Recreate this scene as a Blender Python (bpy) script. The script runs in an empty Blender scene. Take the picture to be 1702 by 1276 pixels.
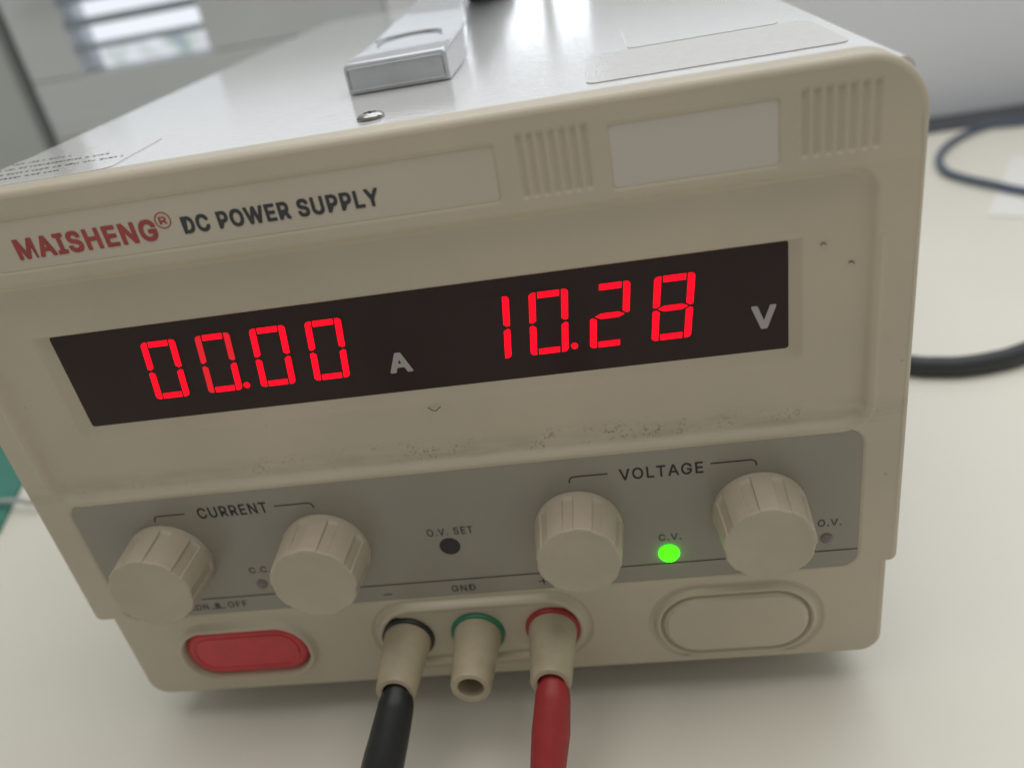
import bpy, bmesh, math, random
import numpy as np
from mathutils import Vector, Matrix
random.seed(7)
S = bpy.context.scene
COL = S.collection

# ------------------------------------------------------------------ camera
cam_d = bpy.data.cameras.new('camera'); cam = bpy.data.objects.new('camera', cam_d); COL.objects.link(cam)
S.camera = cam
Rr = ((0.98360213, 0.0681856, -0.16696578), (-0.11080545, -0.50197351, -0.85775565), (-0.14229898, 0.862191, -0.48618688))
m = Matrix(((Rr[0][0], -Rr[1][0], -Rr[2][0]), (Rr[0][1], -Rr[1][1], -Rr[2][1]), (Rr[0][2], -Rr[1][2], -Rr[2][2]))).to_4x4()
m.translation = (0.0461313, -0.146729, 0.18026)
cam.matrix_world = m
cam_d.sensor_width = 36; cam_d.lens = 1352.47 / 1702 * 36
cam_d.clip_start = .005; cam_d.clip_end = 20
cam_d.dof.use_dof = True; cam_d.dof.focus_distance = .172; cam_d.dof.aperture_fstop = 9.5

# ------------------------------------------------------------------ light
W = bpy.data.worlds.new('World'); S.world = W; W.use_nodes = True
bg = W.node_tree.nodes['Background']; bg.inputs[0].default_value = (1.0, .965, .90, 1); bg.inputs[1].default_value = .27
S.view_settings.view_transform = 'Standard'; S.view_settings.look = 'None'
S.view_settings.exposure = 0; S.view_settings.gamma = 1
S.render.engine = 'CYCLES'

def area(name, loc, target, sx, sy, power, col):
    l = bpy.data.lights.new(name, 'AREA'); l.shape = 'RECTANGLE'; l.size = sx; l.size_y = sy; l.energy = power; l.color = col
    o = bpy.data.objects.new(name, l); COL.objects.link(o); o.location = loc
    o.rotation_euler = (Vector(target) - Vector(loc)).to_track_quat('-Z', 'Y').to_euler()
    return o
area('window_light', (.30, .490, .72), (.30, .0, .72), 1.0, .55, 3.2, (.90, .95, 1.0))
area('overhead_fill_light', (.20, .02, 1.45), (.20, .02, 0), 1.9, .9, 10.5, (1.0, .975, .93))  # unseen overhead fill, added to brighten table, brow and knob tops

# ------------------------------------------------------------------ materials
def nd(nt, t, **kw):
    n = nt.nodes.new(t)
    for k, v in kw.items():
        if hasattr(n, k): setattr(n, k, v)
        else: n.inputs[k].default_value = v
    return n
def mat(name, col, rough=.5, metal=0.0, var=.06, vscale=40, bump=.0, bscale=900, coat=0.0, emit=None, es=0, spec=.5, sss=0, stretch=None, rvar=0.08):
    M = bpy.data.materials.new(name); M.use_nodes = True; nt = M.node_tree
    b = nt.nodes['Principled BSDF']
    b.inputs['Roughness'].default_value = rough; b.inputs['Metallic'].default_value = metal
    b.inputs['Coat Weight'].default_value = coat; b.inputs['Coat Roughness'].default_value = .04; b.inputs['Specular IOR Level'].default_value = spec
    tc = nd(nt, 'ShaderNodeTexCoord')
    n = nd(nt, 'ShaderNodeTexNoise', Scale=vscale, Detail=4.0)
    nt.links.new(tc.outputs['Object'], n.inputs['Vector'])
    r = nd(nt, 'ShaderNodeValToRGB')
    r.color_ramp.elements[0].position = .3; r.color_ramp.elements[1].position = .7
    r.color_ramp.elements[0].color = (*[c * (1 - var) for c in col], 1)
    r.color_ramp.elements[1].color = (*[min(1, c * (1 + var)) for c in col], 1)
    nt.links.new(n.outputs['Fac'], r.inputs['Fac']); nt.links.new(r.outputs['Color'], b.inputs['Base Color'])
    if rvar:
        n3 = nd(nt, 'ShaderNodeTexNoise', Scale=vscale * 2.3, Detail=5.0)
        nt.links.new(tc.outputs['Object'], n3.inputs['Vector'])
        mr = nd(nt, 'ShaderNodeMapRange'); mr.inputs['To Min'].default_value = max(0.02, rough - rvar); mr.inputs['To Max'].default_value = min(1, rough + rvar)
        nt.links.new(n3.outputs['Fac'], mr.inputs['Value']); nt.links.new(mr.outputs['Result'], b.inputs['Roughness'])
    if bump:
        n2 = nd(nt, 'ShaderNodeTexNoise', Scale=bscale, Detail=3.0)
        if stretch:
            mp = nd(nt, 'ShaderNodeMapping'); mp.inputs['Scale'].default_value = stretch
            nt.links.new(tc.outputs['Object'], mp.inputs['Vector']); nt.links.new(mp.outputs['Vector'], n2.inputs['Vector'])
        else: nt.links.new(tc.outputs['Object'], n2.inputs['Vector'])
        bp = nd(nt, 'ShaderNodeBump', Strength=bump, Distance=.0004)
        nt.links.new(n2.outputs['Fac'], bp.inputs['Height']); nt.links.new(bp.outputs['Normal'], b.inputs['Normal'])
        if coat:
            bp2 = nd(nt, 'ShaderNodeBump', Strength=bump * .8, Distance=.0004)
            nt.links.new(n2.outputs['Fac'], bp2.inputs['Height']); nt.links.new(bp2.outputs['Normal'], b.inputs['Coat Normal'])
    if emit:
        b.inputs['Emission Color'].default_value = (*emit, 1); b.inputs['Emission Strength'].default_value = es
    return M

PL = mat('aged_cream_plastic', (.545, .488, .378), .36, var=.06, vscale=22, bump=.10, bscale=2200)
# grime specks gathered on the ledge under the display
nt = PL.node_tree; b = nt.nodes['Principled BSDF']
src = b.inputs['Base Color'].links[0].from_socket
tc = nd(nt, 'ShaderNodeTexCoord'); sp = nd(nt, 'ShaderNodeSeparateXYZ'); nt.links.new(tc.outputs['Object'], sp.inputs[0])
def mrange(v, a, b_, c, d):
    n = nd(nt, 'ShaderNodeMapRange', interpolation_type='SMOOTHSTEP'); n.inputs['From Min'].default_value = a; n.inputs['From Max'].default_value = b_
    n.inputs['To Min'].default_value = c; n.inputs['To Max'].default_value = d; nt.links.new(v, n.inputs['Value']); return n.outputs['Result']
def mul(a, b_, op='MULTIPLY'):
    n = nd(nt, 'ShaderNodeMath', operation=op); nt.links.new(a, n.inputs[0])
    if isinstance(b_, (int, float)): n.inputs[1].default_value = b_
    else: nt.links.new(b_, n.inputs[1])
    return n.outputs[0]
z1 = mrange(sp.outputs['Z'], .0786, .0806, 0, 1); z2 = mrange(sp.outputs['Z'], .0815, .0862, 1, 0)
x1 = mrange(sp.outputs['X'], -.062, -.01, .25, 1); x2 = mrange(sp.outputs['X'], .045, .092, 1, .35)
ns = nd(nt, 'ShaderNodeTexNoise', Scale=1500.0, Detail=3.0); nt.links.new(tc.outputs['Object'], ns.inputs['Vector'])
nb = nd(nt, 'ShaderNodeTexNoise', Scale=170.0, Detail=3.0); nt.links.new(tc.outputs['Object'], nb.inputs['Vector'])
s = mrange(ns.outputs['Fac'], .48, .66, 0, 1); s2 = mrange(nb.outputs['Fac'], .42, .62, 0, 1)
fac = mul(mul(mul(mul(z1, z2), mul(x1, x2)), mul(s, s2)), .75)
nw = nd(nt, 'ShaderNodeTexNoise', Scale=230.0, Detail=8.0); mw = nd(nt, 'ShaderNodeMapping'); mw.inputs['Scale'].default_value = (.35, .1, 1.6); nt.links.new(tc.outputs['Object'], mw.inputs['Vector']); nt.links.new(mw.outputs['Vector'], nw.inputs['Vector'])
smear = mul(mul(mul(mrange(sp.outputs['Z'], .0782, .0800, 0, 1), mrange(sp.outputs['Z'], .0808, .0862, 1, 0)), mrange(nw.outputs['Fac'], .36, .70, 0, 1)), .22)
fac = mul(fac, smear, 'MAXIMUM')
mx = nd(nt, 'ShaderNodeMix', data_type='RGBA'); nt.links.new(fac, mx.inputs['Factor'])
nt.links.new(src, mx.inputs['A']); mx.inputs['B'].default_value = (.20, .155, .095, 1)
# few sparse dust specks everywhere
nv = nd(nt, 'ShaderNodeTexVoronoi', Scale=70.0); nt.links.new(tc.outputs['Object'], nv.inputs['Vector'])
spk = mrange(nv.outputs['Distance'], .022, .032, .3, 0)
mx2 = nd(nt, 'ShaderNodeMix', data_type='RGBA'); nt.links.new(spk, mx2.inputs['Factor'])
nt.links.new(mx.outputs['Result'], mx2.inputs['A']); mx2.inputs['B'].default_value = (.22, .17, .11, 1)
nt.links.new(mx2.outputs['Result'], b.inputs['Base Color'])

PLATE = mat('grey_overlay', (.305, .285, .240), .26, var=.03, vscale=30, bump=.0, rvar=0)
STRIP = mat('cream_label_film', (.57, .520, .430), .32, var=.03, vscale=30)
SILV = mat('pale_silver_film', (.58, .545, .49), .30, var=.03, vscale=30, spec=.7)
KNOB = mat('cream_knob_plastic', (.48, .43, .335), .40, var=.05, vscale=120, bump=.18, bscale=2600)
POST = mat('stained_ivory_plastic', (.44, .385, .27), .38, var=.14, vscale=130, bump=.05)
COVER = mat('off_white_enamel', (.74, .74, .73), .32, var=.02, vscale=20, bump=.20, bscale=620, coat=1.0, rvar=.05, stretch=(.7, 1.4, 1))
WIN = mat('smoked_acrylic', (.022, .008, .008), .18, var=.05, vscale=60, spec=.3)
INK = mat('black_ink', (.012, .012, .012), .5, var=.05)
INKG = mat('dark_grey_ink', (.045, .05, .055), .5, var=.1, vscale=400)
INKR = mat('red_ink', (.36, .065, .06), .5, var=.12, vscale=400)
INKW = mat('grey_white_ink', (.42, .40, .40), .5, var=.05)
LEDR = mat('lit_red_segment', (.05, .002, .002), .5, emit=(1.0, .0015, .012), es=2.0, var=.02, spec=.1)
LEDD = mat('dim_red_segment', (.2, .02, .02), .4, emit=(.72, .010, .022), es=.95, var=.02, spec=.1)
LEDM = mat('unlit_led_face', (.020, .009, .008), .2, var=.02)
LEDG = mat('lit_green_lens', (.01, .2, .005), .3, emit=(.03, 1.0, .003), es=4.0, var=.02, spec=.15)
LEDX = mat('unlit_led_lens', (.17, .15, .14), .25, var=.1, vscale=500)
HOLE = mat('dark_hole', (.02, .02, .022), .5, var=.05)
REDB = mat('red_button_plastic', (.60, .045, .055), .33, var=.08, vscale=200, bump=.05)
GRN = mat('green_ring_plastic', (.03, .20, .11), .4, var=.06)
REDR = mat('red_ring_plastic', (.36, .03, .03), .4, var=.06)
BLKR = mat('black_ring_plastic', (.025, .026, .02), .4, var=.06)
BOOTK = mat('black_pvc', (.016, .019, .017), .42, var=.1, vscale=200, bump=.05)
BOOTR = mat('red_pvc', (.36, .028, .03), .45, var=.08, vscale=200, bump=.05)
HAND = mat('clear_grey_lacquered_handle', (.54, .565, .60), .12, metal=.10, var=.08, vscale=90, bump=.03, coat=.8, rvar=.06)
STEEL = mat('zinc_steel', (.45, .45, .44), .25, metal=1.0, var=.1, vscale=500)
STICK = mat('textured_clear_sticker', (.70, .69, .69), .34, var=.03, vscale=300, bump=.5, bscale=1500, coat=.55)
TABLE = mat('white_laminate', (.765, .745, .665), .42, var=.022, vscale=11, bump=.03, bscale=700)
WALL = mat('white_painted_wall', (.84, .87, .92), .6, var=.03, vscale=5, bump=.05, bscale=200)
DOOR = mat('grey_painted_door', (.66, .69, .71), .45, var=.05, vscale=7)
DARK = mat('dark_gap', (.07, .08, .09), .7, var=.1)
SLAT = mat('blue_grey_slat', (.36, .42, .48), .4, var=.05)
CBLK = mat('black_cable_rubber', (.03, .034, .038), .5, var=.06)
CBLU = mat('blue_cable_pvc', (.08, .11, .17), .45, var=.06)
CWHT = mat('white_cable_pvc', (.42, .43, .42), .5, var=.04)
PAPER = mat('white_paper', (.80, .80, .78), .8, var=.01)
MATG = mat('green_cutting_mat', (.05, .22, .17), .6, var=.06, vscale=60)
RUBB = mat('black_rubber', (.03, .03, .03), .7)

# daylight pane: lit, with blurred things outside low down
def daypane(name, strength, tint=True):
    M = bpy.data.materials.new(name); M.use_nodes = True; nt = M.node_tree; b = nt.nodes['Principled BSDF']
    tc = nd(nt, 'ShaderNodeTexCoord'); n = nd(nt, 'ShaderNodeTexNoise', Scale=38.0, Detail=1.0); nt.links.new(tc.outputs['Object'], n.inputs['Vector'])
    r = nd(nt, 'ShaderNodeValToRGB'); cr = r.color_ramp
    cr.elements[0].position = .30; cr.elements[0].color = (.30, .36, .42, 1)
    cr.elements[1].position = .62; cr.elements[1].color = (.85, .88, .92, 1)
    e = cr.elements.new(.40); e.color = (.50, .58, .52, 1)
    e = cr.elements.new(.48); e.color = (.66, .68, .74, 1)
    nt.links.new(n.outputs['Fac'], r.inputs['Fac'])
    sp = nd(nt, 'ShaderNodeSeparateXYZ'); nt.links.new(tc.outputs['Object'], sp.inputs[0])
    mr = nd(nt, 'ShaderNodeMapRange'); mr.inputs['From Min'].default_value = .147; mr.inputs['From Max'].default_value = .154
    nt.links.new(sp.outputs['Z'], mr.inputs['Value'])
    mx = nd(nt, 'ShaderNodeMix', data_type='RGBA'); nt.links.new(mr.outputs['Result'], mx.inputs['Factor'])
    if tint: nt.links.new(r.outputs['Color'], mx.inputs['A'])
    else: mx.inputs['A'].default_value = (.9, .95, 1, 1)
    mx.inputs['B'].default_value = (.90, .94, 1.0, 1)
    nt.links.new(mx.outputs['Result'], b.inputs['Emission Color']); b.inputs['Emission Strength'].default_value = strength
    b.inputs['Base Color'].default_value = (.1, .1, .1, 1)
    return M
PANE = daypane('daylight_pane', .95)
PANE2 = daypane('bright_daylight_pane', 2.6, False)
GLOW = daypane('glow_panel_face', .78, False)  # emission for the added panel on the back wall

# ------------------------------------------------------------------ mesh helpers
def link(name, me, material=None, parent=None, smooth=False):
    o = bpy.data.objects.new(name, me); COL.objects.link(o)
    if material: me.materials.append(material)
    if smooth: me.polygons.foreach_set('use_smooth', [True] * len(me.polygons))
    if parent: o.parent = parent
    return o
def from_py(name, v, f, material, parent=None, smooth=False, fix=True):
    me = bpy.data.meshes.new(name); me.from_pydata(v, [], f); me.update()
    if fix:
        bm = bmesh.new(); bm.from_mesh(me); bmesh.ops.remove_doubles(bm, verts=bm.verts, dist=1e-7)
        bmesh.ops.recalc_face_normals(bm, faces=bm.faces); bm.to_mesh(me); bm.free()
    return link(name, me, material, parent, smooth)
def sharp(o, ang=35):
    me = o.data
    bm = bmesh.new(); bm.from_mesh(me); a = math.radians(ang)
    for f in bm.faces:
        f.normal_update(); f.smooth = not (max(abs(c) for c in f.normal) > .99995 and f.calc_area() > 4e-6)
    for e in bm.edges:
        if len(e.link_faces) == 2 and e.calc_face_angle(0) > a: e.smooth = False
    bm.to_mesh(me); bm.free(); return o
def thing(name, label, cat, loc=(0, 0, 0), group=None):
    o = bpy.data.objects.new(name, None); COL.objects.link(o); o.location = loc; o.empty_display_size = .01
    o['label'] = label; o['category'] = cat
    if group: o['group'] = group
    return o
def tag(o, label, cat, group=None):
    o['label'] = label; o['category'] = cat
    if group: o['group'] = group
    return o
def loft(loops, cap0=True, cap1=True):
    n = len(loops[0]); v = [p for L in loops for p in L]; f = []
    for k in range(len(loops) - 1):
        for i in range(n):
            j = (i + 1) % n; f.append((k * n + i, k * n + j, (k + 1) * n + j, (k + 1) * n + i))
    if cap0: f.append(tuple(range(n))[::-1])
    if cap1: f.append(tuple((len(loops) - 1) * n + i for i in range(n)))
    return v, f
def box(name, x0, x1, y0, y1, z0, z1, material, parent=None, bev=0.0, seg=2):
    bm = bmesh.new(); bmesh.ops.create_cube(bm, size=1)
    for v in bm.verts: v.co = Vector(((x0 + x1) / 2 + v.co.x * (x1 - x0), (y0 + y1) / 2 + v.co.y * (y1 - y0), (z0 + z1) / 2 + v.co.z * (z1 - z0)))
    if bev: bmesh.ops.bevel(bm, geom=list(bm.edges), offset=bev, segments=seg, profile=.5, affect='EDGES')
    me = bpy.data.meshes.new(name); bm.to_mesh(me); bm.free()
    o = link(name, me, material, parent); return sharp(o, 50) if bev else o
def rrect(x0, x1, z0, z1, r, n=8):
    """rounded rectangle in x,z; r single or (bl,br,tr,tl)"""
    if not isinstance(r, (tuple, list)): r = (r,) * 4
    cs = ((x0, z0, 1, 1, 180), (x1, z0, -1, 1, 270), (x1, z1, -1, -1, 0), (x0, z1, 1, -1, 90)); out = []
    for (cx, cz, sx, sz, a0), rr in zip(cs, r):
        for i in range(n + 1):
            a = math.radians(a0 + 90 * i / n); out.append((cx + sx * rr + rr * math.cos(a), cz + sz * rr + rr * math.sin(a)))
    return out
def inset(pts, t):
    """shrink a convex outline by t along vertex normals"""
    n = len(pts); out = []
    for i in range(n):
        a = Vector(pts[i - 1]); b_ = Vector(pts[i]); c = Vector(pts[(i + 1) % n])
        d1 = (b_ - a); d2 = (c - b_)
        if d1.length < 1e-9: d1 = d2
        if d2.length < 1e-9: d2 = d1
        d1.normalize(); d2.normalize()
        nn = Vector((-(d1.y + d2.y), d1.x + d2.x)); nn.normalize()
        k = max(.5, nn.dot(Vector((-d1.y, d1.x)))); out.append(tuple(b_ + nn * (t / k)))
    return out
def slab(name, outline, y_back, y_front, material, parent, bev=.0003, smooth=True):
    """extruded outline facing the viewer (-y) with rounded front edge"""
    L = [[(x, y_back, z) for x, z in outline], [(x, y_front + bev, z) for x, z in outline]]
    for k in (1, 2, 3):
        a = math.pi / 2 * k / 3
        L.append([(x, y_front + bev * (1 - math.sin(a)), z) for x, z in inset(outline, bev * (1 - math.cos(a)))])
    v, f = loft(L); o = from_py(name, v, f, material, parent, fix=False)
    bm = bmesh.new(); bm.from_mesh(o.data); bmesh.ops.recalc_face_normals(bm, faces=bm.faces); bm.to_mesh(o.data); bm.free()
    return sharp(o, 40)
def lathe(name, prof, cx, cz, material, parent, n=48, rfun=None, rot=0, loc_y=0):
    """profile of (r, y) turned about the y axis at cx, cz"""
    L = []
    for r, y in prof:
        row = []
        for i in range(n):
            a = 2 * math.pi * i / n + rot
            rr = r if rfun is None else rfun(r, y, a - rot)
            row.append((cx + rr * math.cos(a), y + loc_y, cz + rr * math.sin(a)))
        L.append(row)
    v, f = loft(L, True, True); o = from_py(name, v, f, material, parent, fix=True); return sharp(o, 38)
def spline(P, n=10):
    P = [Vector(p) for p in P]; out = []
    Q = [P[0] * 2 - P[1]] + P + [P[-1] * 2 - P[-2]]
    for i in range(1, len(Q) - 2):
        for k in range(n):
            t = k / n; a, b_, c, d = Q[i - 1:i + 3]
            out.append(.5 * ((2 * b_) + (c - a) * t + (2 * a - 5 * b_ + 4 * c - d) * t * t + (3 * b_ - a - 3 * c + d) * t ** 3))
    out.append(P[-1]); return out
def tube(name, P, r, material, parent=None, n=16, radii=None, sq=None):
    L = []; up = Vector((0, 0, 1))
    for i, p in enumerate(P):
        t = (P[min(i + 1, len(P) - 1)] - P[max(i - 1, 0)]).normalized()
        s = t.cross(up)
        if s.length < 1e-3: s = t.cross(Vector((1, 0, 0)))
        s.normalize(); u = s.cross(t); rr = radii[i] if radii else r
        L.append([tuple(p + (s * math.cos(2 * math.pi * k / n) + u * math.sin(2 * math.pi * k / n)) * rr) for k in range(n)])
    v, f = loft(L); o = from_py(name, v, f, material, parent, smooth=True); return sharp(o, 60)
def ribbon(name, pts, w, y, material, parent):
    """thin printed line along x,z points"""
    P = [Vector((x, z)) for x, z in pts]; a, b_ = [], []
    for i, p in enumerate(P):
        t = (P[min(i + 1, len(P) - 1)] - P[max(i - 1, 0)]).normalized(); nn = Vector((-t.y, t.x)) * w / 2
        a.append((p.x + nn.x, y, p.y + nn.y)); b_.append((p.x - nn.x, y, p.y - nn.y))
    n = len(P); v = a + b_; f = [(i, n + i, n + i + 1, i + 1) for i in range(n - 1)]
    return from_py(name, v, f, material, parent, fix=False)
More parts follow.
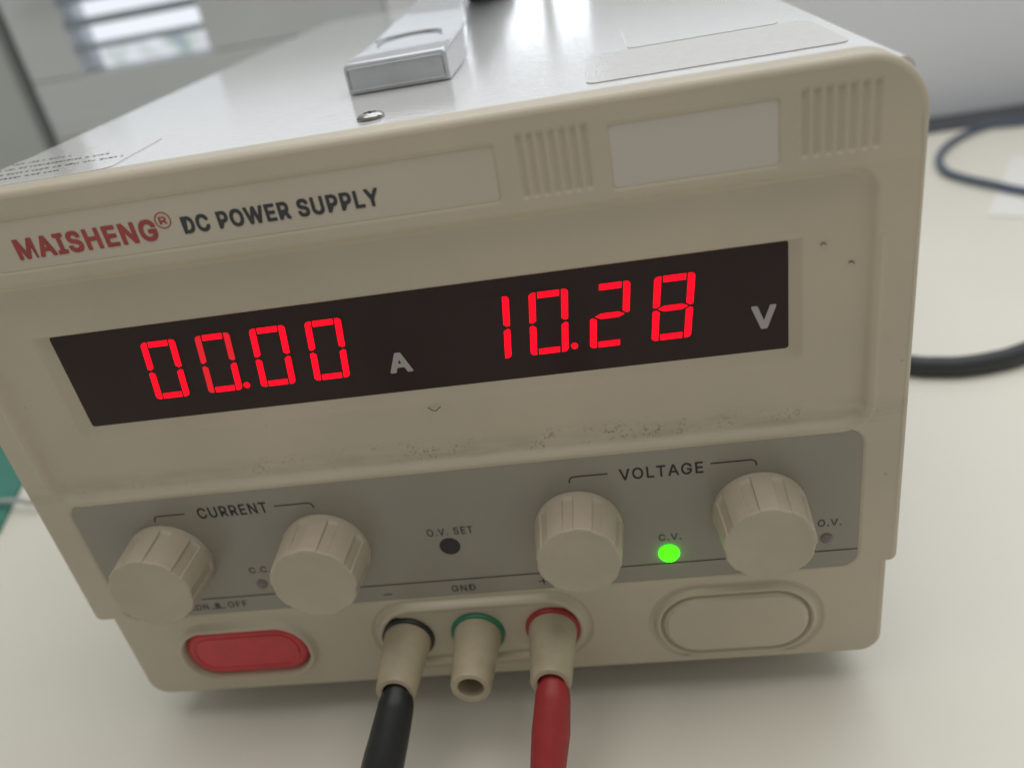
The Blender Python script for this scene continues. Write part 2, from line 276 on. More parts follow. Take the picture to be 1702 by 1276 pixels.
GLYPHS = {"bM":[673,[[33,531,28,514,28,-6,33,-23,47,-28,134,-28,145,-24,152,-15,155,235,258,-23,275,-28,353,-28,364,-24,377,-5,491,288,496,274,535,-12,540,-20,550,-25,584,-25,594,-20,600,-3,600,514,594,531,578,536,462,536,449,531,314,188,178,531,162,536,47,536]]],"bA":[525,[[184,536,173,529,163,507,-8,35,-15,11,-15,-12,-11,-21,6,-28,96,-28,110,-23,117,-12,154,95,163,113,309,114,318,111,368,-23,384,-28,475,-28,486,-24,493,-12,492,20,305,529,290,536],[238,335,274,230,268,227,203,227,201,229]]],"bI":[345,[[8,533,0,518,0,443,3,431,15,424,80,424,86,420,86,93,83,84,17,83,3,76,0,61,0,-9,2,-19,17,-28,277,-28,289,-25,299,-9,299,64,294,76,283,83,221,83,215,87,214,415,218,423,280,424,294,431,299,446,299,518,296,527,280,536,21,536]]],"bS":[492,[[317,533,268,543,187,543,162,540,119,526,69,495,44,467,29,436,22,409,22,331,29,310,47,278,85,244,129,222,277,176,305,155,312,140,311,132,299,110,280,94,246,81,218,78,188,85,161,99,146,115,133,155,120,164,25,165,11,159,6,149,6,115,13,82,29,47,58,11,82,-5,129,-27,190,-37,259,-37,315,-27,353,-12,385,8,407,30,427,63,440,115,440,159,430,205,410,238,377,267,336,289,184,337,160,353,148,372,151,386,160,401,176,414,209,427,237,427,261,420,285,406,298,389,310,357,319,350,412,349,425,355,431,368,431,412,424,436,411,461,391,488,372,503,352,517]]],"bH":[562,[[33,-23,47,-28,134,-28,152,-21,156,-9,156,196,157,201,165,202,361,201,362,-9,366,-21,384,-28,468,-28,482,-23,487,-6,487,514,482,531,468,536,384,536,366,529,362,518,362,324,361,319,353,318,157,319,156,518,152,529,134,536,47,536,33,531,28,514,28,-6]]],"bE":[464,[[399,-24,406,-9,406,64,402,76,392,82,162,83,157,85,156,93,157,197,368,199,382,204,387,221,387,299,382,309,374,313,157,316,157,422,389,425,399,431,403,443,403,518,399,529,381,536,50,536,35,532,28,514,28,-6,32,-21,50,-28,384,-28]]],"bN":[568,[[33,531,28,514,28,-6,33,-23,47,-28,137,-28,149,-24,155,-15,158,291,360,-21,378,-28,475,-28,488,-23,493,-6,493,514,488,531,475,536,387,536,376,532,369,523,366,213,164,529,146,536,47,536]]],"bG":[565,[[181,535,131,513,98,490,62,450,31,394,15,342,8,289,8,217,11,183,21,142,37,99,67,51,104,13,134,-6,180,-25,230,-35,302,-35,345,-28,376,-18,427,10,446,26,480,70,497,109,508,152,508,264,504,275,486,283,270,283,259,278,252,264,252,189,257,176,268,171,370,164,373,158,356,126,326,99,283,83,255,83,231,90,192,113,165,143,150,174,136,230,136,282,150,335,168,369,192,396,225,416,261,426,307,416,331,402,360,369,379,329,393,321,486,320,497,324,505,339,501,382,479,435,456,468,421,499,382,522,345,535,314,542,217,542]]],"bD":[547,[[35,-24,47,-28,253,-28,302,-22,345,-8,383,9,408,28,445,69,470,116,487,171,493,224,490,320,480,367,458,420,425,465,395,492,342,520,296,533,268,536,47,536,32,529,28,514,28,-6],[179,85,181,108,244,402,248,416,255,417,280,410,311,392,340,358,352,335,365,286,368,255,362,209,345,159,332,139,308,116,283,100,237,87]]],"bC":[555,[[369,528,314,542,217,542,165,528,121,507,90,482,56,441,31,394,18,354,8,289,8,217,21,140,39,95,70,48,115,6,168,-22,230,-35,299,-35,342,-28,372,-18,404,-3,442,24,472,62,491,99,504,146,505,170,499,183,489,189,390,188,381,182,360,134,343,113,304,90,279,83,258,83,221,93,193,112,165,143,156,159,143,196,136,226,136,279,150,335,179,383,203,403,225,416,270,426,291,422,322,410,356,380,381,327,390,321,483,320,497,327,502,339,501,376,488,416,469,450,431,493,407,510]]],"bP":[490,[[35,-24,50,-28,137,-28,149,-24,258,156,305,162,336,172,382,198,411,231,427,262,437,296,440,324,437,399,427,432,414,457,397,481,370,504,327,526,278,536,47,536,32,529,28,514,28,-6],[157,422,228,424,249,420,275,411,291,400,305,379,312,349,305,316,294,298,273,281,240,271,157,272]]],"bO":[578,[[348,535,314,542,215,542,165,528,121,507,90,482,56,441,31,394,18,354,8,289,8,217,15,167,28,121,59,62,99,18,125,0,180,-25,233,-35,298,-35,342,-28,398,-6,443,26,468,54,498,106,511,139,523,205,523,301,517,345,504,388,472,447,432,491,401,513],[264,426,288,422,324,408,359,377,382,338,392,304,398,264,392,202,382,171,363,137,349,119,322,99,304,90,277,83,255,83,221,93,195,110,177,127,156,159,143,196,136,226,136,282,146,325,162,360,184,388,212,410,243,422]]],"bW":[731,[[-11,529,-15,514,-12,480,127,-23,140,-28,240,-28,258,-21,341,281,426,-18,443,-28,543,-28,557,-23,565,-3,699,487,699,520,694,531,681,536,593,536,576,529,569,514,492,216,412,520,405,532,393,536,293,536,279,529,266,492,193,222,187,234,111,526,93,536,3,536]]],"bR":[494,[[35,532,28,514,28,-6,32,-21,47,-28,137,-28,149,-24,236,125,316,-8,329,-24,343,-28,440,-28,452,-24,459,-12,458,17,370,196,399,222,417,247,436,294,440,315,440,389,430,429,410,468,393,489,374,504,345,520,302,533,275,536,50,536],[157,422,228,424,252,420,274,413,292,401,308,376,312,358,309,330,300,314,283,297,243,284,157,285]]],"bU":[562,[[35,533,28,519,28,144,41,86,66,42,99,9,121,-5,179,-29,222,-36,293,-36,321,-33,374,-17,411,4,427,16,455,48,474,82,487,129,487,516,483,530,468,538,381,538,365,528,362,516,362,191,355,154,345,129,324,104,305,92,277,82,250,81,219,89,194,104,169,132,156,169,155,524,149,533,137,538,47,538]]],"bL":[438,[[41,535,32,529,28,518,28,-6,32,-21,50,-28,371,-28,386,-24,393,-9,393,64,389,76,380,82,157,85,155,520,150,531,140,536]]],"bY":[517,[[284,-28,294,-23,300,-9,301,195,480,481,484,493,481,527,465,536,368,536,355,531,236,341,116,531,103,536,6,536,-2,533,-12,518,-12,490,-6,477,170,192,172,-9,175,-19,190,-28]]],"bV":[525,[[-9,531,-15,518,-15,493,-11,481,176,-21,190,-28,290,-28,302,-24,317,6,492,487,493,518,489,529,472,536,381,536,366,529,240,175,120,510,111,529,93,536,3,536]]],"rC":[518,[[391,494,360,510,301,526,236,526,203,519,153,500,107,468,71,425,50,385,36,345,27,279,27,224,40,149,56,109,85,63,131,21,178,-3,224,-16,283,-19,323,-13,363,0,388,12,426,40,457,77,472,109,486,155,484,168,467,173,411,173,396,166,377,120,365,104,329,78,298,67,273,64,224,71,181,93,160,113,137,149,121,199,114,255,118,292,131,344,146,375,163,399,187,419,215,435,249,442,289,442,319,435,349,418,371,396,400,340,414,336,464,336,480,341,483,367,463,419,442,451,415,477]]],"rU":[525,[[49,516,46,506,47,153,60,95,82,57,114,24,154,1,200,-14,241,-20,277,-20,327,-11,364,1,395,20,411,32,439,64,455,92,468,138,467,515,446,522,397,522,382,515,381,181,374,144,361,114,339,89,318,75,293,66,253,63,210,70,180,87,154,117,141,147,137,166,136,515,118,522,65,522]]],"rR":[457,[[51,517,46,505,46,2,49,-7,68,-13,118,-13,135,-7,235,166,245,154,343,-7,359,-13,418,-13,438,-7,439,7,342,206,385,239,405,269,418,305,421,327,421,380,411,420,394,453,375,475,342,498,284,517,259,521,68,521],[253,215,259,218,291,217,275,211],[139,438,249,439,283,432,310,415,327,385,331,368,330,334,316,298,299,281,262,268,139,269]]],"rE":[427,[[383,-8,387,0,387,55,381,64,365,68,143,68,139,69,137,77,139,213,350,215,366,220,368,230,368,289,364,295,352,299,139,300,139,438,370,441,380,444,384,449,383,513,362,521,68,521,51,517,46,505,48,-5,68,-13,365,-13]]],"rN":[531,[[49,-7,65,-13,118,-13,133,-8,137,-3,136,372,204,259,371,-1,379,-8,393,-13,456,-13,472,-7,475,2,475,505,472,515,456,521,406,521,391,517,387,511,385,138,150,512,131,521,65,521,49,515,46,505,46,2]]],"rT":[457,[[249,-13,264,-8,268,0,269,436,274,439,409,440,423,444,427,452,426,513,406,521,40,521,22,517,18,505,18,452,22,444,37,440,174,439,180,436,181,-3,185,-8,197,-12]]],"rV":[488,[[5,515,3,505,7,491,191,-5,209,-13,271,-13,286,-8,299,16,474,497,474,513,453,521,400,521,382,513,241,107,95,513,78,521,22,521]]],"rO":[541,[[233,526,175,510,137,491,106,466,71,425,50,385,36,345,27,279,27,226,33,177,46,131,75,77,115,33,140,15,196,-9,249,-19,280,-19,323,-13,363,0,388,12,427,41,454,71,482,121,498,174,505,214,505,292,495,348,476,400,446,446,415,477,373,504,329,520,295,526],[243,442,286,442,304,439,354,413,376,391,401,347,411,314,417,273,417,233,411,192,401,162,379,121,365,104,338,84,313,71,273,64,236,67,212,74,179,94,160,113,139,145,125,184,118,214,114,255,118,292,127,332,153,385,173,408,196,425,215,435]]],"rL":[401,[[62,520,49,515,47,508,48,-5,68,-13,353,-13,370,-8,375,0,375,55,368,64,356,68,139,69,137,511,133,517,121,520]]],"rA":[488,[[203,520,190,515,182,498,10,26,3,5,4,-5,25,-13,78,-13,96,-6,147,130,325,130,333,129,336,123,383,-7,403,-13,456,-13,470,-8,475,2,470,20,289,513,271,521],[238,403,302,220,299,212,181,211,175,215]]],"rG":[528,[[298,526,236,526,202,520,149,498,113,474,78,435,50,385,33,332,27,279,30,195,40,152,56,109,82,66,120,29,152,8,199,-10,252,-19,283,-19,326,-13,366,0,412,26,430,41,463,84,479,118,489,164,489,254,485,263,470,267,289,267,275,263,271,257,273,191,286,186,361,183,395,179,398,176,391,146,379,121,352,91,316,71,301,67,261,64,224,71,206,78,176,98,151,126,137,149,121,199,114,255,124,323,131,344,153,385,176,412,196,425,215,435,243,442,286,442,304,439,335,425,367,398,400,340,414,336,467,336,485,343,483,373,466,413,452,437,420,473,372,503]]],"rD":[510,[[51,-8,62,-12,90,-13,111,-5,131,-13,234,-13,284,-6,336,9,367,25,393,43,430,84,452,125,468,180,475,233,471,311,461,357,442,404,410,450,370,482,333,501,277,517,250,521,131,521,113,513,112,471,109,465,106,471,103,515,90,520,65,521,48,513,46,2],[154,69,231,436,237,439,289,429,327,407,344,390,356,374,377,326,384,295,387,249,384,215,370,166,347,123,325,101,292,81,253,71,215,68]]],"rS":[455,[[250,527,181,524,129,508,101,492,85,480,60,451,48,426,40,399,40,343,48,319,61,296,86,271,138,241,286,195,310,181,327,161,331,149,331,125,313,92,277,69,246,62,197,62,157,75,132,97,123,116,117,139,111,145,96,149,43,149,26,142,25,125,35,82,51,54,74,27,98,10,138,-8,206,-21,240,-21,284,-15,333,0,355,13,391,46,408,72,418,103,421,128,418,174,411,195,394,222,375,241,352,258,311,276,173,319,141,341,129,363,128,383,146,419,179,439,212,446,259,443,289,430,302,420,314,405,329,369,343,365,393,365,410,371,412,399,405,426,395,445,374,474,324,508,296,518]]],"rF":[418,[[51,-8,65,-13,118,-13,136,-5,139,207,340,208,355,212,359,218,359,280,355,285,345,288,139,291,139,438,367,441,377,444,380,449,381,508,377,517,359,521,68,521,48,513,46,2]]],"r.":[196,[[144,75,132,87,107,97,83,97,57,86,43,71,36,51,36,29,51,0,68,-10,92,-17,104,-16,130,-5,146,9,151,20,151,60]]]}
def text(name, s_, x0, x1, z0, z1, y, material, parent, style='r', space=0, slant=0.0):
    """flat printed lettering from outlines, fitted to the box x0..x1, z0..z1"""
    cu = bpy.data.curves.new(name, 'CURVE'); cu.dimensions = '2D'; cu.fill_mode = 'BOTH'; pen = 0
    for ch in s_:
        if ch == ' ': pen += 230 + space; continue
        adv, loops = GLYPHS[style + ch]
        for L in loops:
            n = len(L) // 2; sp_ = cu.splines.new('POLY'); sp_.points.add(n - 1); sp_.use_cyclic_u = True
            sp_.points.foreach_set('co', [c for k in range(n) for c in ((L[2 * k] + pen) / 1000, L[2 * k + 1] / 1000, 0, 1)])
        pen += adv + space
    o = bpy.data.objects.new(name, cu); COL.objects.link(o); bpy.context.view_layer.update()
    me = bpy.data.meshes.new_from_object(o.evaluated_get(bpy.context.evaluated_depsgraph_get()))
    bpy.data.objects.remove(o); bpy.data.curves.remove(cu)
    co = np.zeros(len(me.vertices) * 3); me.vertices.foreach_get('co', co); co = co.reshape(-1, 3)
    lo, hi = co.min(0), co.max(0); q = np.zeros_like(co)
    q[:, 0] = x0 + (co[:, 0] - lo[0]) / (hi[0] - lo[0]) * (x1 - x0)
    q[:, 2] = z0 + (co[:, 1] - lo[1]) / max(1e-9, hi[1] - lo[1]) * (z1 - z0); q[:, 1] = y
    me.vertices.foreach_set('co', q.ravel()); me.update()
    return link(name, me, material, parent)

# ------------------------------------------------------------------ setting
def structure(o): o['kind'] = 'structure'; return o
structure(box('table_top', -1.1, 1.3, -.8, .468, -.025, 0, TABLE, bev=.001))
gs = structure(box('shadow_gap_strip', -1.1, 1.3, .4685, .5048, -.02, .0015, DARK))  # dark strip stands in for the shadow gap between table and wall
# wall: right-hand white part, piece over the door, piece left of the door
structure(box('wall', -.10, 1.3, .505, .56, -.3, .30, WALL))
structure(box('wall', -1.1, -.4085, .505, .56, -.3, .30, mat('grey_wall', (.50, .53, .525), .6, var=.06, vscale=6)))
structure(box('wall', -1.1, 1.3, .507, .558, .302, 1.5, WALL))
structure(box('wall', -.42, -.09, .57, .60, -.3, .31, DARK))

door = thing('louvred_door', 'grey painted door behind the power supply with bright slatted vent opening', 'door', (-.25, .51, -.3))
def dpart(name, x0, x1, y0, y1, z0, z1, m_, bev=.001):
    o = box(name, x0 + .25, x1 + .25, y0 - .51, y1 - .51, z0 + .3, z1 + .3, m_, door, bev=bev); return o
dpart('door_leaf', -.397, -.1015, .508, .55, -.3, .133, DOOR)
dpart('door_leaf', -.397, -.353, .508, .55, .1335, .30, DOOR)
dpart('door_leaf', -.2435, -.1015, .508, .55, .1335, .30, DOOR)
dpart('door_rail', -.392, -.12, .505, .5079, .09, .107, DOOR)
pn = dpart('pane', -.3525, -.244, .545, .55, .1335, .30, PANE, 0)
pn.data.transform(Matrix.Translation((-.25, .51, -.3))); pn.location = (.25, -.51, .3)
for i, (z, h) in enumerate(((.1515, .0042), (.1690, .0062), (.1860, .006), (.203, .006), (.220, .006), (.237, .006), (.254, .006), (.271, .006))):
    o = dpart('slat', -.3525, -.244, .512, .535, z - h / 2, z + h / 2, SLAT, .0004)
win = thing('low_window', 'bright low window in the wall mirrored in the glossy top', 'window', (.01, .505, .16))
for x0, x1 in ((-.060, .0135), (.0235, .046)):
    box('pane', x0 - .01, x1 - .01, -.0018, -.0004, -.002, .029, PANE2, win)
box('frame', -.080, .046, -.0060, -.0001, -.006, -.0022, WALL, win)
box('frame', -.080, .046, -.0060, -.0001, .0292, .033, WALL, win)
box('mullion', .0038, .0132, -.0060, -.0001, -.002, .029, WALL, win)

glow = thing('glow_panel', 'unseen glowing panel added above the low window to brighten the case top', 'window', (.25, .505, .20))  # added glowing panel out of view, brightens the reflection in the metal top
for k in range(5): box('glow_pane', -.62 + k * .25, -.6205 + (k + 1) * .25, -.004, -.001, .002, .092, GLOW, glow)
box('frame', -.63, .64, -.0062, -.0045, .0925, .098, WALL, glow); box('frame', -.63, .64, -.0062, -.0045, -.0045, .0015, WALL, glow)
pp_ = box('paper_sheet', 0, .21, 0, .105, 0, .0004, PAPER)
pp_.location = (.247, .298, .0002); pp_.rotation_euler = (0, 0, math.radians(-30)); tag(pp_, 'white paper sheet on the table under the blue cable', 'paper')
g = from_py('cutting_mat', [(-.45, .30, 0), (-.262, .2305, 0), (-.2150, .096, 0), (-.265, .02, 0), (-.45, .0, 0)] + [(-.45, .30, .002), (-.262, .2305, .002), (-.2150, .096, .002), (-.265, .02, .002), (-.45, .0, .002)],
            [(0, 1, 2, 3, 4)[::-1], (5, 6, 7, 8, 9)] + [(i, (i + 1) % 5, 5 + (i + 1) % 5, 5 + i) for i in range(5)], MATG)
g.location.z = .0003; tag(g, 'green mat on the table at the left of the power supply', 'mat')
c = tube('white_cable', spline([(-.60, .135, .0052), (-.35, .118, .0052), (-.226, .1125, .0052), (-.205, .110, .0045), (-.16, .112, .003), (-.115, .16, .003), (-.118, .30, .003), (-.10, .37, .003)]), .0011, CWHT)
tag(c, 'thin white cable crossing the green mat at left', 'cable')
c = tube('blue_cable', spline([(.62, .40, .0028), (.45, .436, .0028), (.3343, .4536, .0028), (.3125, .4575, .0028), (.2842, .4373, .0028), (.2624, .4071, .0028), (.2538, .3758, .0028), (.2577, .3565, .0030), (.2664, .3383, .0032), (.2756, .3208, .0032), (.30, .290, .0032), (.36, .22, .0028), (.5, .12, .0028)]), .0022, CBLU)
tag(c, 'thin blue cable looping on the table at the right by the wall', 'cable')
c = tube('black_cable', spline([(.05, .352, .006), (.10, .352, .0042), (.122, .31, .004), (.122, .22, .004), (.130, .165, .004), (.1554, .146, .004), (.1654, .1420, .004), (.1738, .1405, .004), (.1852, .1416, .004), (.1982, .1456, .004), (.24, .165, .004), (.34, .20, .004), (.6, .22, .004)]), .0038, CBLK)
tag(c, 'thick black mains cable lying on the table right of the power supply', 'cable')

# ------------------------------------------------------------------ power supply
ps = thing('power_supply', 'cream bench power supply with red digital display, four knobs and grey top handle', 'power supply')

# --- front bezel: heightfield + rounded rim
def sd_rr(x, z, x0, x1, z0, z1, rb, rt):
    cx, cz = (x0 + x1) / 2, (z0 + z1) / 2
    r = np.where(z > cz, rt, rb)
    qx = np.abs(x - cx) - (x1 - x0) / 2 + r; qz = np.abs(z - cz) - (z1 - z0) / 2 + r
    return np.minimum(np.maximum(qx, qz), 0) + np.hypot(np.maximum(qx, 0), np.maximum(qz, 0)) - r
TOPZ = .1515
def sd_outline(x, z, t):
    a = sd_rr(x, z, -.1 + t, .1022 - t, .0395 + t, TOPZ - t, .0020 - t, .0105 - t)
    b_ = sd_rr(x, z, -.0953 + t, .1000 - t, .0104 + t, .075, .0055 - t, .002)
    return np.minimum(a, b_)
def sstep(t): t = np.clip(t, 0, 1); return t * t * (3 - 2 * t)
def rec(x, z, o, r, depth, run):
    d = sd_rr(x, z, *o, r, r); return depth * sstep(-d / run)
def pill(x, z, cx, cz, hw, hh):
    return sd_rr(x, z, cx - hw, cx + hw, cz - hh, cz + hh, hh * .98, hh * .98)
def bump1(d, c, w): return np.where(np.abs(d - c) < w, .5 + .5 * np.cos(np.pi * (d - c) / w), 0)
def height(x, z):
    h = .0034 * np.clip((z - .1334) / (.1515 - .1334), 0, 1)          # the brow leans back
    kk = 1 + h / .1467; x_, z_ = x, z; x = .0461 + (x - .0461) / kk; z = .1803 + (z - .1803) / kk
    h += rec(x, z, (-.0780, .0268, .1360, .1470), .0010, .00035, .00035)
    h += rec(x, z, (.0469, .0768, .1352, .1473), .0010, .00035, .00035)
    for c0, dx, n in ((.0313, .00195, 7), (.0808, .00200, 7)):
        for i in range(n):
            cx = c0 + i * dx
            d = sd_rr(x, z, cx - .00055, cx + .00055, .1362, .1478, .0005, .0005)
            h += .00055 * sstep((.0003 - d) / .0007)
    x, z = x_, z_
    # main recess, soft walls
    d = sd_rr(x, z, -.0922, .0941, .0780, .1338, .0055, .0055)
    h += .0017 * sstep(-d / .0019)
    h -= .00025 * bump1(d, .0006, .0008) * (z < .12)
    # window recess: wide bevel left, right and below, short above
    dl = (x + .0792) / .0026; dr = (.0810 - x) / .0024; db = (z - .0944) / .0026; dt = (.1206 - z) / .0007
    q = np.minimum(np.minimum(dl, dr), np.minimum(db, dt))
    dd = sd_rr(x, z, -.0792, .0810, .0944, .1206, .0022, .0010) / -.0024
    q = np.where(z < .110, np.minimum(q, dd), q)
    h += .0016 * np.clip(q, 0, 1) ** .9 + .0006 * (q > 1.15)
    # overlay pocket
    d = sd_rr(x, z, -.0912, .0937, .0391, .0778, .0042, .0042)
    h += .0003 * sstep(-d / .0003)
    # power button surround, blank surround, terminal surround
    d = pill(x, z, -.0619, .0256, .0172, .0080)
    h += -.0016 * sstep((.0026 - d) / .0016) + .0040 * sstep((.00050 - d) / .0006)
    d = pill(x, z, .0652, .0243, .0172, .0088)
    h += .0007 * bump1(d, .0030, .0012) - .0008 * sstep((.0026 - d) / .0012) + .0016 * bump1(d, .0005, .0006)
    d = pill(x, z, .0020, .0270, .0252, .0088)
    h += .0005 * bump1(d, .0026, .0010) - .0013 * sstep((.0022 - d) / .0011) + .0014 * sstep((.0003 - d) / .0009) - .0005 * sstep((-.0008 - d) / .0006)
    return h
STEP = .00030
xs = np.arange(-.1, .1022 + STEP, STEP); zs = np.arange(.0104, TOPZ + STEP, STEP)
X, Z = np.meshgrid(xs, zs); INS = .0017
d = sd_outline(X, Z, INS); out = d > 0
Xn, Zn = X.copy(), Z.copy()
for _ in range(3):
    dd = sd_outline(Xn, Zn, INS); e = 1e-6
    gx = (sd_outline(Xn + e, Zn, INS) - dd) / e; gz = (sd_outline(Xn, Zn + e, INS) - dd) / e
    k = np.where(dd > 0, dd, 0); Xn -= k * gx; Zn -= k * gz
H = height(Xn, Zn)
nx, nz = len(xs), len(zs)
vv = np.stack([Xn, H, Zn], -1).reshape(-1, 3)
idx = np.arange(nx * nz).reshape(nz, nx); q = np.stack([idx[:-1, :-1], idx[:-1, 1:], idx[1:, 1:], idx[1:, :-1]], -1).reshape(-1, 4)
o_ = out.ravel(); q = q[~(o_[q].all(1))]
used = np.unique(q); remap = -np.ones(nx * nz, int); remap[used] = np.arange(len(used)); vv = vv[used]; q = remap[q]
def outline(t, n=10):
    p = []
    def arc(cx, cz, r, a0, a1):
        for i in range(n + 1):
            a = math.radians(a0 + (a1 - a0) * i / n); p.append((cx + r * math.cos(a), cz + r * math.sin(a)))
    r1, r2, r3 = .0055, .0020, .0105
    arc(-.0953 + r1, .0104 + r1, r1 - t, 180, 270); arc(.1000 - r1, .0104 + r1, r1 - t, 270, 360)
    p.append((.1000 - t, .0395 + t)); arc(.1022 - r2, .0395 + r2, r2 - t, 270, 360)
    arc(.1022 - r3, TOPZ - r3, r3 - t, 0, 90); arc(-.1 + r3, TOPZ - r3, r3 - t, 90, 180)
    arc(-.1 + r2, .0395 + r2, r2 - t, 180, 270); p.append((-.0953 + t, .0395 + t)); return p
prof = [(0, .0100), (0, .0094), (0, .0024), (0, .0016), (.0001, .0010), (.00032, .0006), (.0007, .00026), (.0011, .00008), (.0014, .00001), (.0018, .00001), (.0026, .0003)]
L = []
for t, y in prof:
    row = []
    for (x, z) in outline(t):
        zz = z
        k = max(0.0, min(1.0, (z - .1334) / (.1515 - .1334)))
        row.append((x, y + (.0034 * k if y < .008 else 0), zz))
    L.append(row)
# sharper front edge along the top
rv, rf = loft(L, False, False)
n0 = len(vv); verts = np.concatenate([vv, np.array(rv)]); faces = [tuple(r) for r in q.tolist()] + [tuple(i + n0 for i in fc)[::-1] for fc in rf]
me = bpy.data.meshes.new('front_bezel'); me.from_pydata(verts.tolist(), [], faces); me.update()
bez = link('front_bezel', me, PL, ps, smooth=True)

# --- metal cover
def coverloop(y, g=0):
    return [(x, y, z) for x, z in rrect(-.0992 + g, .1006 - g, .0415 + g, .1495 - g, (.002, .002, .0022, .0022), 6)]
box('chassis', -.0935, .0980, .0105, .338, .0125, .0430, COVER, ps, .0008)
v, f = loft([coverloop(.006), coverloop(.34), coverloop(.3408, .0008)]); cov = sharp(from_py('metal_cover', v, f, COVER, ps, fix=False), 50)
bm = bmesh.new(); bm.from_mesh(cov.data); bmesh.ops.recalc_face_normals(bm, faces=bm.faces); bm.to_mesh(cov.data); bm.free()
for x in (-.08, .08):
    for y in (.035, .30): lz = lathe('rubber_foot', [(.0085, 0), (.0085, .010), (.0070, .0125)], 0, 0, RUBB, ps, 24); lz.rotation_euler = (math.pi / 2, 0, 0); lz.location = (x, y, .0)
# fix-up: lathe turns about y; standing feet need y -> z
# --- stickers on the top
def topsheet(name, x0, x1, y0, y1, r, z, material, parent, th=.00015):
    o = rrect(x0, x1, y0, y1, r, 6); v, f = loft([[(a, b_, z - .0001) for a, b_ in o], [(a, b_, z + th * .7) for a, b_ in o], [(a, b_, z + th) for a, b_ in inset(o, .0001)]])
    return from_py(name, v, f, material, parent, fix=True)
topsheet('sticker', .0442, .0957, .0268, .0622, .0025, .1496, STICK, ps)
topsheet('sticker', .0545, .0900, .0640, .1000, .0025, .1496, COVER, ps)
ts = topsheet('sticker', -.097, -.0585, .0205, .0490, .003, .1496, COVER, ps)
vv_, ff_ = [], []
for k, (xa, ya, xb, yb) in enumerate(((-.0960, .0425, -.0800, .0425), (-.0960, .0368, -.0680, .0368), (-.0960, .0312, -.0610, .0312), (-.0960, .0262, -.0735, .0262))):
    x = xa
    while x < xb:
        w = random.uniform(.0004, .0011); h = random.uniform(.0006, .0010); n = len(vv_)
        for a, b_ in ((x, ya), (x + w, ya), (x + w, ya + h), (x, ya + h)): vv_.append((a, b_ + random.uniform(-.0001, .0001), .14985))
        ff_.append((n, n + 1, n + 2, n + 3)); x += w + random.choice((.0003, .0003, .0004, .0011))
from_py('fine_print', vv_, ff_, INKG, ts, fix=False)

# --- carrying handle, running front to back on the top
def section(y, x0, x1, z0, z1, r=.0012):
    return [(x, y, z) for x, z in rrect(x0, x1, z0, z1, (min(r, .0003), min(r, .0003), r, r), 5)]
KF = [(.0630, -.0147, .0106, .1500, .1562), (.0633, -.0150, .0109, .1497, .1567), (.0640, -.0152, .0111, .1496, .1570), (.080, -.0152, .0111, .1496, .1574),
      (.0980, -.0152, .0111, .1497, .1578), (.108, -.0152, .0108, .1515, .1582), (.118, -.0150, .0100, .1535, .1588), (.126, -.0146, .0090, .1552, .1596),
      (.132, -.0128, .0080, .1566, .1604), (.138, -.0105, .0072, .1582, .1616), (.146, -.0095, .0068, .1604, .1634), (.158, -.0092, .0066, .1630, .1658), (.172, -.0092, .0066, .1644, .1672), (.19, -.0092, .0066, .1650, .1678)]
mir = [(2 * .205 - a[0],) + a[1:] for a in KF[::-1]]
v, f = loft([section(*k) for k in KF + mir]); hd = sharp(from_py('handle', v, f, HAND, ps, fix=True), 30)
pts = []
for i in range(25):
    a = math.pi * (.05 + 1.0 * i / 24); pts.append(Vector((-.0030 + .0090 * math.cos(a), .092 + .0085 * math.sin(a), .1578 + .0004)))
tube('oval_rim', pts, .00035, HAND, hd, 8)
bd = [Vector((x, .06295, z)) for x, z in rrect(-.0141, .0100, .1506, .1558, .0005, 3)]
tube('edge_bead', bd + bd[:1], .00016, HAND, hd, 6)
scr = lathe('screw', [(.0030, .0), (.0030, .0004), (.0027, .0008), (.0018, .0011), (.0004, .0012)], 0, 0, STEEL, ps, 32)
scr.rotation_euler = (math.pi / 2, 0, 0); scr.location = (-.0018, .0290, .1496)
for a in (0, 90):
    s_ = box('screw_slot', -.0013, .0013, .0009, .00124, -.0003, .0003, HOLE, scr); s_.rotation_euler = (0, math.radians(a + 20), 0)

# --- labels on the brow
slab('label_plate', rrect(-.0776, .0264, .1364, .1466, .0008), .0006, .00022, STRIP, ps, .00008)
slab('label_plate', rrect(.0473, .0764, .1356, .1469, .0008), .0006, .00022, SILV, ps, .00008)
text('brand_lettering', 'MAISHENG', -.0716, -.0411, .1384, .1428, .00012, INKR, ps, 'b', 10)
text('registered_mark', 'R', -.0400, -.0384, .1414, .1429, .00012, INKR, ps)
ring = [( -.0392 + .00155 * math.cos(2 * math.pi * i / 32), .14215 + .00155 * math.sin(2 * math.pi * i / 32)) for i in range(33)]
ribbon('registered_mark', ring, .00022, .00013, INKR, ps)
text('title_lettering', 'DC POWER SUPPLY', -.0357, .0039, .1388, .1423, .00012, INKG, ps, 'b', 12)

def lean(o):
    me = o.data; n = len(me.vertices); co = np.zeros(n * 3); me.vertices.foreach_get('co', co); co = co.reshape(-1, 3)
    dy = .0034 * (co[:, 2] - .1334) / (.1515 - .1334); kk = 1 + dy / .1467
    co[:, 1] += dy; co[:, 0] = .0461 + (co[:, 0] - .0461) * kk; co[:, 2] = .1803 + (co[:, 2] - .1803) * kk
    me.vertices.foreach_set('co', co.ravel()); me.update()
for o in list(ps.children):
    if o.name.split('.')[0] in ('label_plate', 'brand_lettering', 'registered_mark', 'title_lettering'): lean(o)

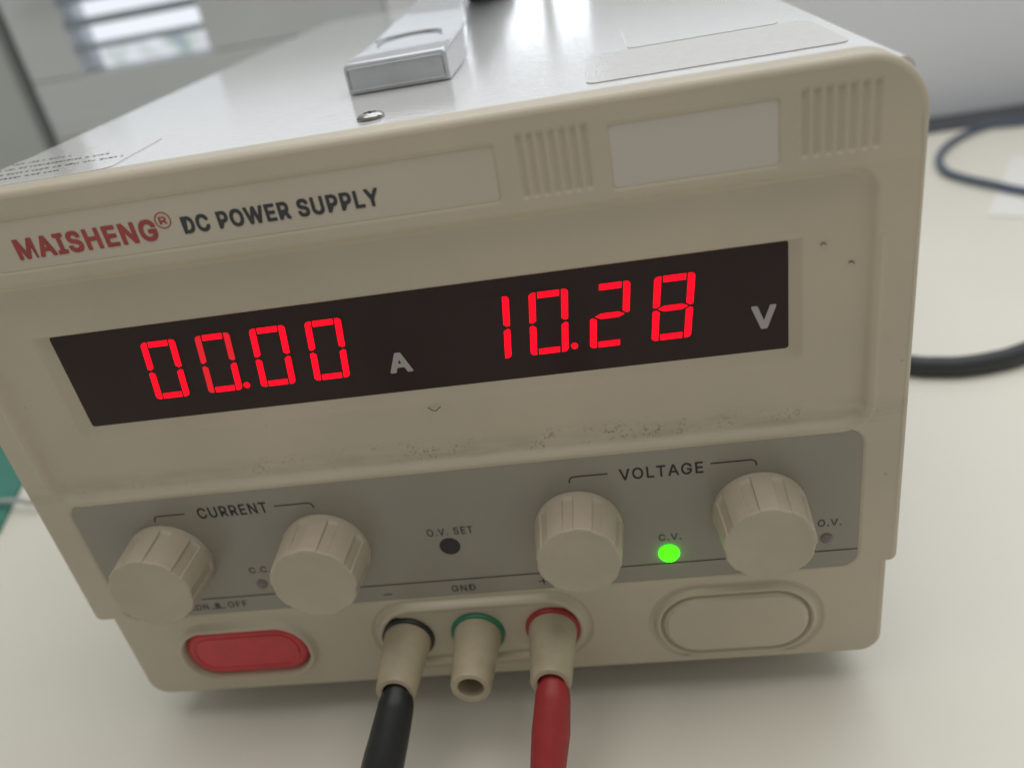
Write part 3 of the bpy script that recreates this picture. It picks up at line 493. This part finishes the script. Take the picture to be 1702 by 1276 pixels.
# --- display
wf = slab('display_window', rrect(-.0765, .0787, .0968, .1200, .0008), .0045, .0032, WIN, ps, .0001)
YD = .00312
def seg_polys():
    """seven-segment outlines in a unit cell: x 0..1, z 0..1 (width .0078, height .0138)"""
    t = .168; g = .018; h = .090; gm = .020
    A = [(t + .055, 1), (1 - t - .055, 1), (1 - t - .055, 1 - h), (t + .055, 1 - h)]
    D = [(t + .055, 0), (1 - t - .055, 0), (1 - t - .055, h), (t + .055, h)]
    F = [(0, .5 + .035), (t * .45, .5 + gm), (t, .5 + .055), (t, 1), (t * .55, 1), (t * .18, .985), (0, .955)]
    E_ = [(0, .5 - .035), (t * .45, .5 - gm), (t, .5 - .055), (t, 0), (t * .55, 0), (t * .18, .015), (0, .045)]
    B = [(1 - x, z) for x, z in F]; Cc = [(1 - x, z) for x, z in E_]
    G = [(t * .75, .5), (t + .11, .5 + .040), (1 - t - .11, .5 + .040), (1 - t * .75, .5), (1 - t - .11, .5 - .040), (t + .11, .5 - .040)]
    return dict(a=A, b=B, c=Cc, d=D, e=E_, f=F, g=G)
SEG = seg_polys(); NUM = {'0': 'abcdef', '1': 'bc', '2': 'abged', '8': 'abcdefg'}
ZB, ZT = .1021, .1160
def digit(xl, ch, dim=''):
    w, h, sl = .0079, ZT - ZB, .0017
    pt = lambda x, z, y: (xl + x * w + z * sl - sl, y, ZB + z * h)
    base = [(-.06, -.03), (1.06, -.03), (1.06, 1.03), (-.06, 1.03)]
    v, f = loft([[pt(x, z, YD + .00006) for x, z in base], [pt(x, z, YD + .00002) for x, z in base]])
    dg = from_py('digit', v, f, WIN, wf)
    for s_ in NUM[ch]:
        P = SEG[s_]
        v, f = loft([[pt(x, z, YD) for x, z in P], [pt(x, z, YD - .0001) for x, z in P]])
        o = from_py('segment', v, f, LEDD if s_ in dim else LEDR, None); o.parent = wf
    return dg
for xl, ch, dim in ((-.0565, '0', ''), (-.0440, '0', 'bef'), (-.0316, '0', ''), (-.01925, '0', ''), (.0162, '1', ''), (.0282, '0', ''), (.0406, '2', ''), (.0532, '8', '')):
    digit(xl, ch, dim)
for x, z in ((-.0365, .1030), (.0358, .1031)): lathe('decimal_point', [(.0007, YD), (.0007, YD - .0001)], x, z, LEDR, wf, 24)
text('unit_letter', 'A', -.0040, .0010, .1016, .1064, YD, INKW, wf, 'b')
text('unit_letter', 'V', .0715, .0763, .1019, .1071, YD, INKW, wf, 'b')

# --- control overlay and its printing
ov = slab('control_overlay', rrect(-.0908, .0933, .0394, .0775, .0040), .0009, .00015, PLATE, ps, .00006)
YP = .00008
text('current_lettering', 'CURRENT', -.0588, -.0412, .0702, .0734, YP, INK, ov, 'r', 55)
text('voltage_lettering', 'VOLTAGE', .0416, .0599, .0699, .0730, YP, INK, ov, 'r', 55)
def bracket(x0, x1, z, flip):
    r = .0012; pts = [(x1, z)] if not flip else [(x0, z)]
    if not flip: p = [(x1, z)] + [(x0 + r - r * math.sin(a * math.pi / 12), z - r + r * math.cos(a * math.pi / 12)) for a in range(7)] + [(x0, z - r - .0004)]
    else: p = [(x0, z)] + [(x1 - r + r * math.sin(a * math.pi / 12), z - r + r * math.cos(a * math.pi / 12)) for a in range(7)] + [(x1, z - r - .0004)]
    ribbon('bracket_line', p, .00028, YP, INK, ov)
bracket(-.0702, -.0620, .0721, False); bracket(-.0394, -.0300, .0719, True)
bracket(.0304, .0391, .0721, False); bracket(.0615, .0712, .0722, True)
ribbon('divider_line', [(-.068, .0447), (.0931, .0445)], .00028, YP, INK, ov)
def small(s_, x0, x1, z0, z1): text('small_lettering', s_, x0, x1, z0, z1, YP, INKG, ov, 'r', 60)
small('C.C.', -.0522, -.0467, .0520, .0539); small('C.V.', .0488, .0539, .0515, .0535); small('O.V.', .0843, .0894, .0518, .0538)
small('O.V. SET', -.0050, .0061, .0587, .0609); small('GND', -.0027, .0033, .0407, .0428)
small('ON', -.0706, -.0671, .0411, .0430); small('OFF', -.0617, -.0565, .0412, .0432)
ribbon('minus_mark', [(-.0203, .0415), (-.0180, .0415)], .00028, YP, INK, ov)
ribbon('plus_mark', [(.0192, .0420), (.0214, .0420)], .00028, YP, INK, ov); ribbon('plus_mark', [(.0203, .0409), (.0203, .0431)], .00028, YP - .00001, INK, ov)
for x, up in ((-.0722, 0), (-.0645, 1)):
    ribbon('switch_symbol', [(x - .0019, .0413), (x + .0019, .0413)], .0003, YP, INKG, ov)
    ribbon('switch_symbol', [(x, .0415), (x, .0431 if up else .0424)], .0013, YP - .00001, INKG, ov)
for x in (-.0503, .0863): lathe('indicator_led', [(.0014, .0002), (.0014, -.0001), (.0010, -.0004), (.0003, -.0005)], x, .0483, LEDX, ov, 24)
led = lathe('indicator_led', [(.0024, .0002), (.0024, -.0002), (.0020, -.0008), (.0012, -.0012), (.0003, -.0014)], .0508, .0477, LEDG, ov, 28); led['label'] = 'green lit'
hole = lathe('adjusting_hole', [(.0025, .0002), (.0025, .00005), (.0022, -.00002), (.0021, .0001)], -.0003, .0553, HOLE, ov, 32)

# --- knobs
def make_knob(cx, cz, rot, R0, R1, ng=9):
    def rf(r, y, a):
        if r < .007 or y > -.0010: return r
        ph = (a / (2 * math.pi) * ng) % 1.0; dd = abs(ph - .5)
        k = min(1, max(0, (.20 - dd) / .022)); k2 = min(1, max(0, (-y - .0012) / .0006))
        return r + .00006 * max(0, 1 - abs(dd - .235) / .03) * min(1, max(0, (-y - .0012) / .0006)) - .00055 * k * k2 * (1 - .55 * min(1, max(0, (-y - .0085) / .0028)))
    LN = .0118
    pr = [(R0, .0002), (R0 + .0001, -.0004), (R0, -.0011)] + [(R0 - (R0 - R1) * t, -.0012 - (LN - .0018) * t) for t in (0, .04, .08, .2, .4, .6, .8, .94, 1)]
    pr += [(R1 - .00005, -LN + .00018), (R1 - .00015, -LN + .00006), (R1 - .0004, -LN), (R1 - .0009, -LN + .00004), (R1 - .0015, -LN + .00025), (.006, -LN + .0003), (.002, -LN + .0003)]
    return lathe('knob', pr, cx, cz, KNOB, ps, 360, rf, math.radians(rot))
for cx, cz, rot, R0, R1 in ((-.0707, .0585, 12, .0108, .0102), (-.0304, .0576, 3, .0107, .0102), (.0309, .0578, -2, .0102, .0094), (.0716, .0582, 9, .0104, .0097)): make_knob(cx, cz, rot, R0, R1)

# --- power button (pushed in) and blank cover
rb = slab('power_button', rrect(-.0790, -.0449, .0177, .0335, .0077, 12), .005, -.0006, REDB, ps, .0016)
ring_o = rrect(-.0764, -.0475, .0202, .0310, .0050, 10)
tube('button_ridge', [Vector((x, -.00055, z)) for x, z in ring_o + ring_o[:1]], .00032, REDB, rb, 8)
slab('blank_cover', rrect(.0484, .0820, .0158, .0329, .0080, 12), .003, -.0012, PL, ps, .0007)

# --- binding posts
def post(cx, ringm, lab):
    cz = .0268
    fl = lathe('terminal_collar', [(.0069, .0020), (.0069, -.0010), (.0066, -.0014), (.0056, -.0015)], cx, cz, ringm, ps, 48); fl['label'] = lab
    ln = .0178
    pr = [(.0060, -.0012), (.0060, -.0030), (.00585, -.0036), (.0049, -ln + .0006), (.0047, -ln + .0001), (.0044, -ln), (.0034, -ln), (.0031, -ln + .0003), (.0030, -ln + .012), (.0010, -ln + .0122)]
    lathe('binding_post', pr, cx, cz, POST, ps, 48)
post(-.0172, BLKR, 'black collar'); post(.0012, GRN, 'green collar'); post(.0204, REDR, 'red collar')

# --- stray hair and specks
tube('stray_hair', spline([(.0026, .0014, .0932), (.0036, .0009, .0927), (.0043, .0010, .0925), (.0050, .0008, .0931), (.0056, .0006, .0936)], 5), .00009, INK, ps, 6)
tube('scuff_mark', spline([(.0842, .0016, .1187), (.0846, .0015, .1192), (.0852, .0015, .1188)], 4), .0001, INKR, ps, 6)
tube('scuff_mark', spline([(.0893, .0016, .1145), (.0899, .0015, .1148), (.0904, .0015, .1143)], 4), .00009, INKG, ps, 6)

# ------------------------------------------------------------------ test leads
def lead(name, P, radii, material, label, cable_r):
    t = thing(name, label, 'test lead', P[0])
    sp_ = spline(P[:5], 8); m_ = len(sp_); rr = [np.interp(i / (m_ - 1) * 4, range(5), radii) for i in range(m_)]
    loc = Vector(P[0]); a = tube('plug_boot', [p - loc for p in sp_], 0, material, t, 12 if cable_r > 0 else 12, radii=rr)
    b_ = tube('wire', [p - loc for p in spline(P[4:], 8)], cable_r, material, t, 12)
    return t
lead('black_test_lead', [(-.0170, -.0150, .0270), (-.0174, -.0190, .0243), (-.0190, -.0250, .0200), (-.0207, -.0305, .0157), (-.0222, -.0370, .0095), (-.024, -.050, .0035), (-.03, -.09, .0025), (-.05, -.16, .0025), (-.09, -.24, .0025)],
     (.0030, .0043, .0047, .0050, .0036), BOOTK, 'black test lead plugged into the terminal with the black collar', .0022)
lead('red_test_lead', [(.0206, -.0150, .0266), (.0204, -.0190, .0240), (.0194, -.0250, .0190), (.0182, -.0305, .0140), (.0172, -.0370, .0085), (.0165, -.050, .0035), (.018, -.09, .0025), (.02, -.16, .0025), (.02, -.24, .0025)],
     (.0030, .0042, .0046, .0042, .0034), BOOTR, 'red test lead plugged into the terminal with the red collar', .0022)
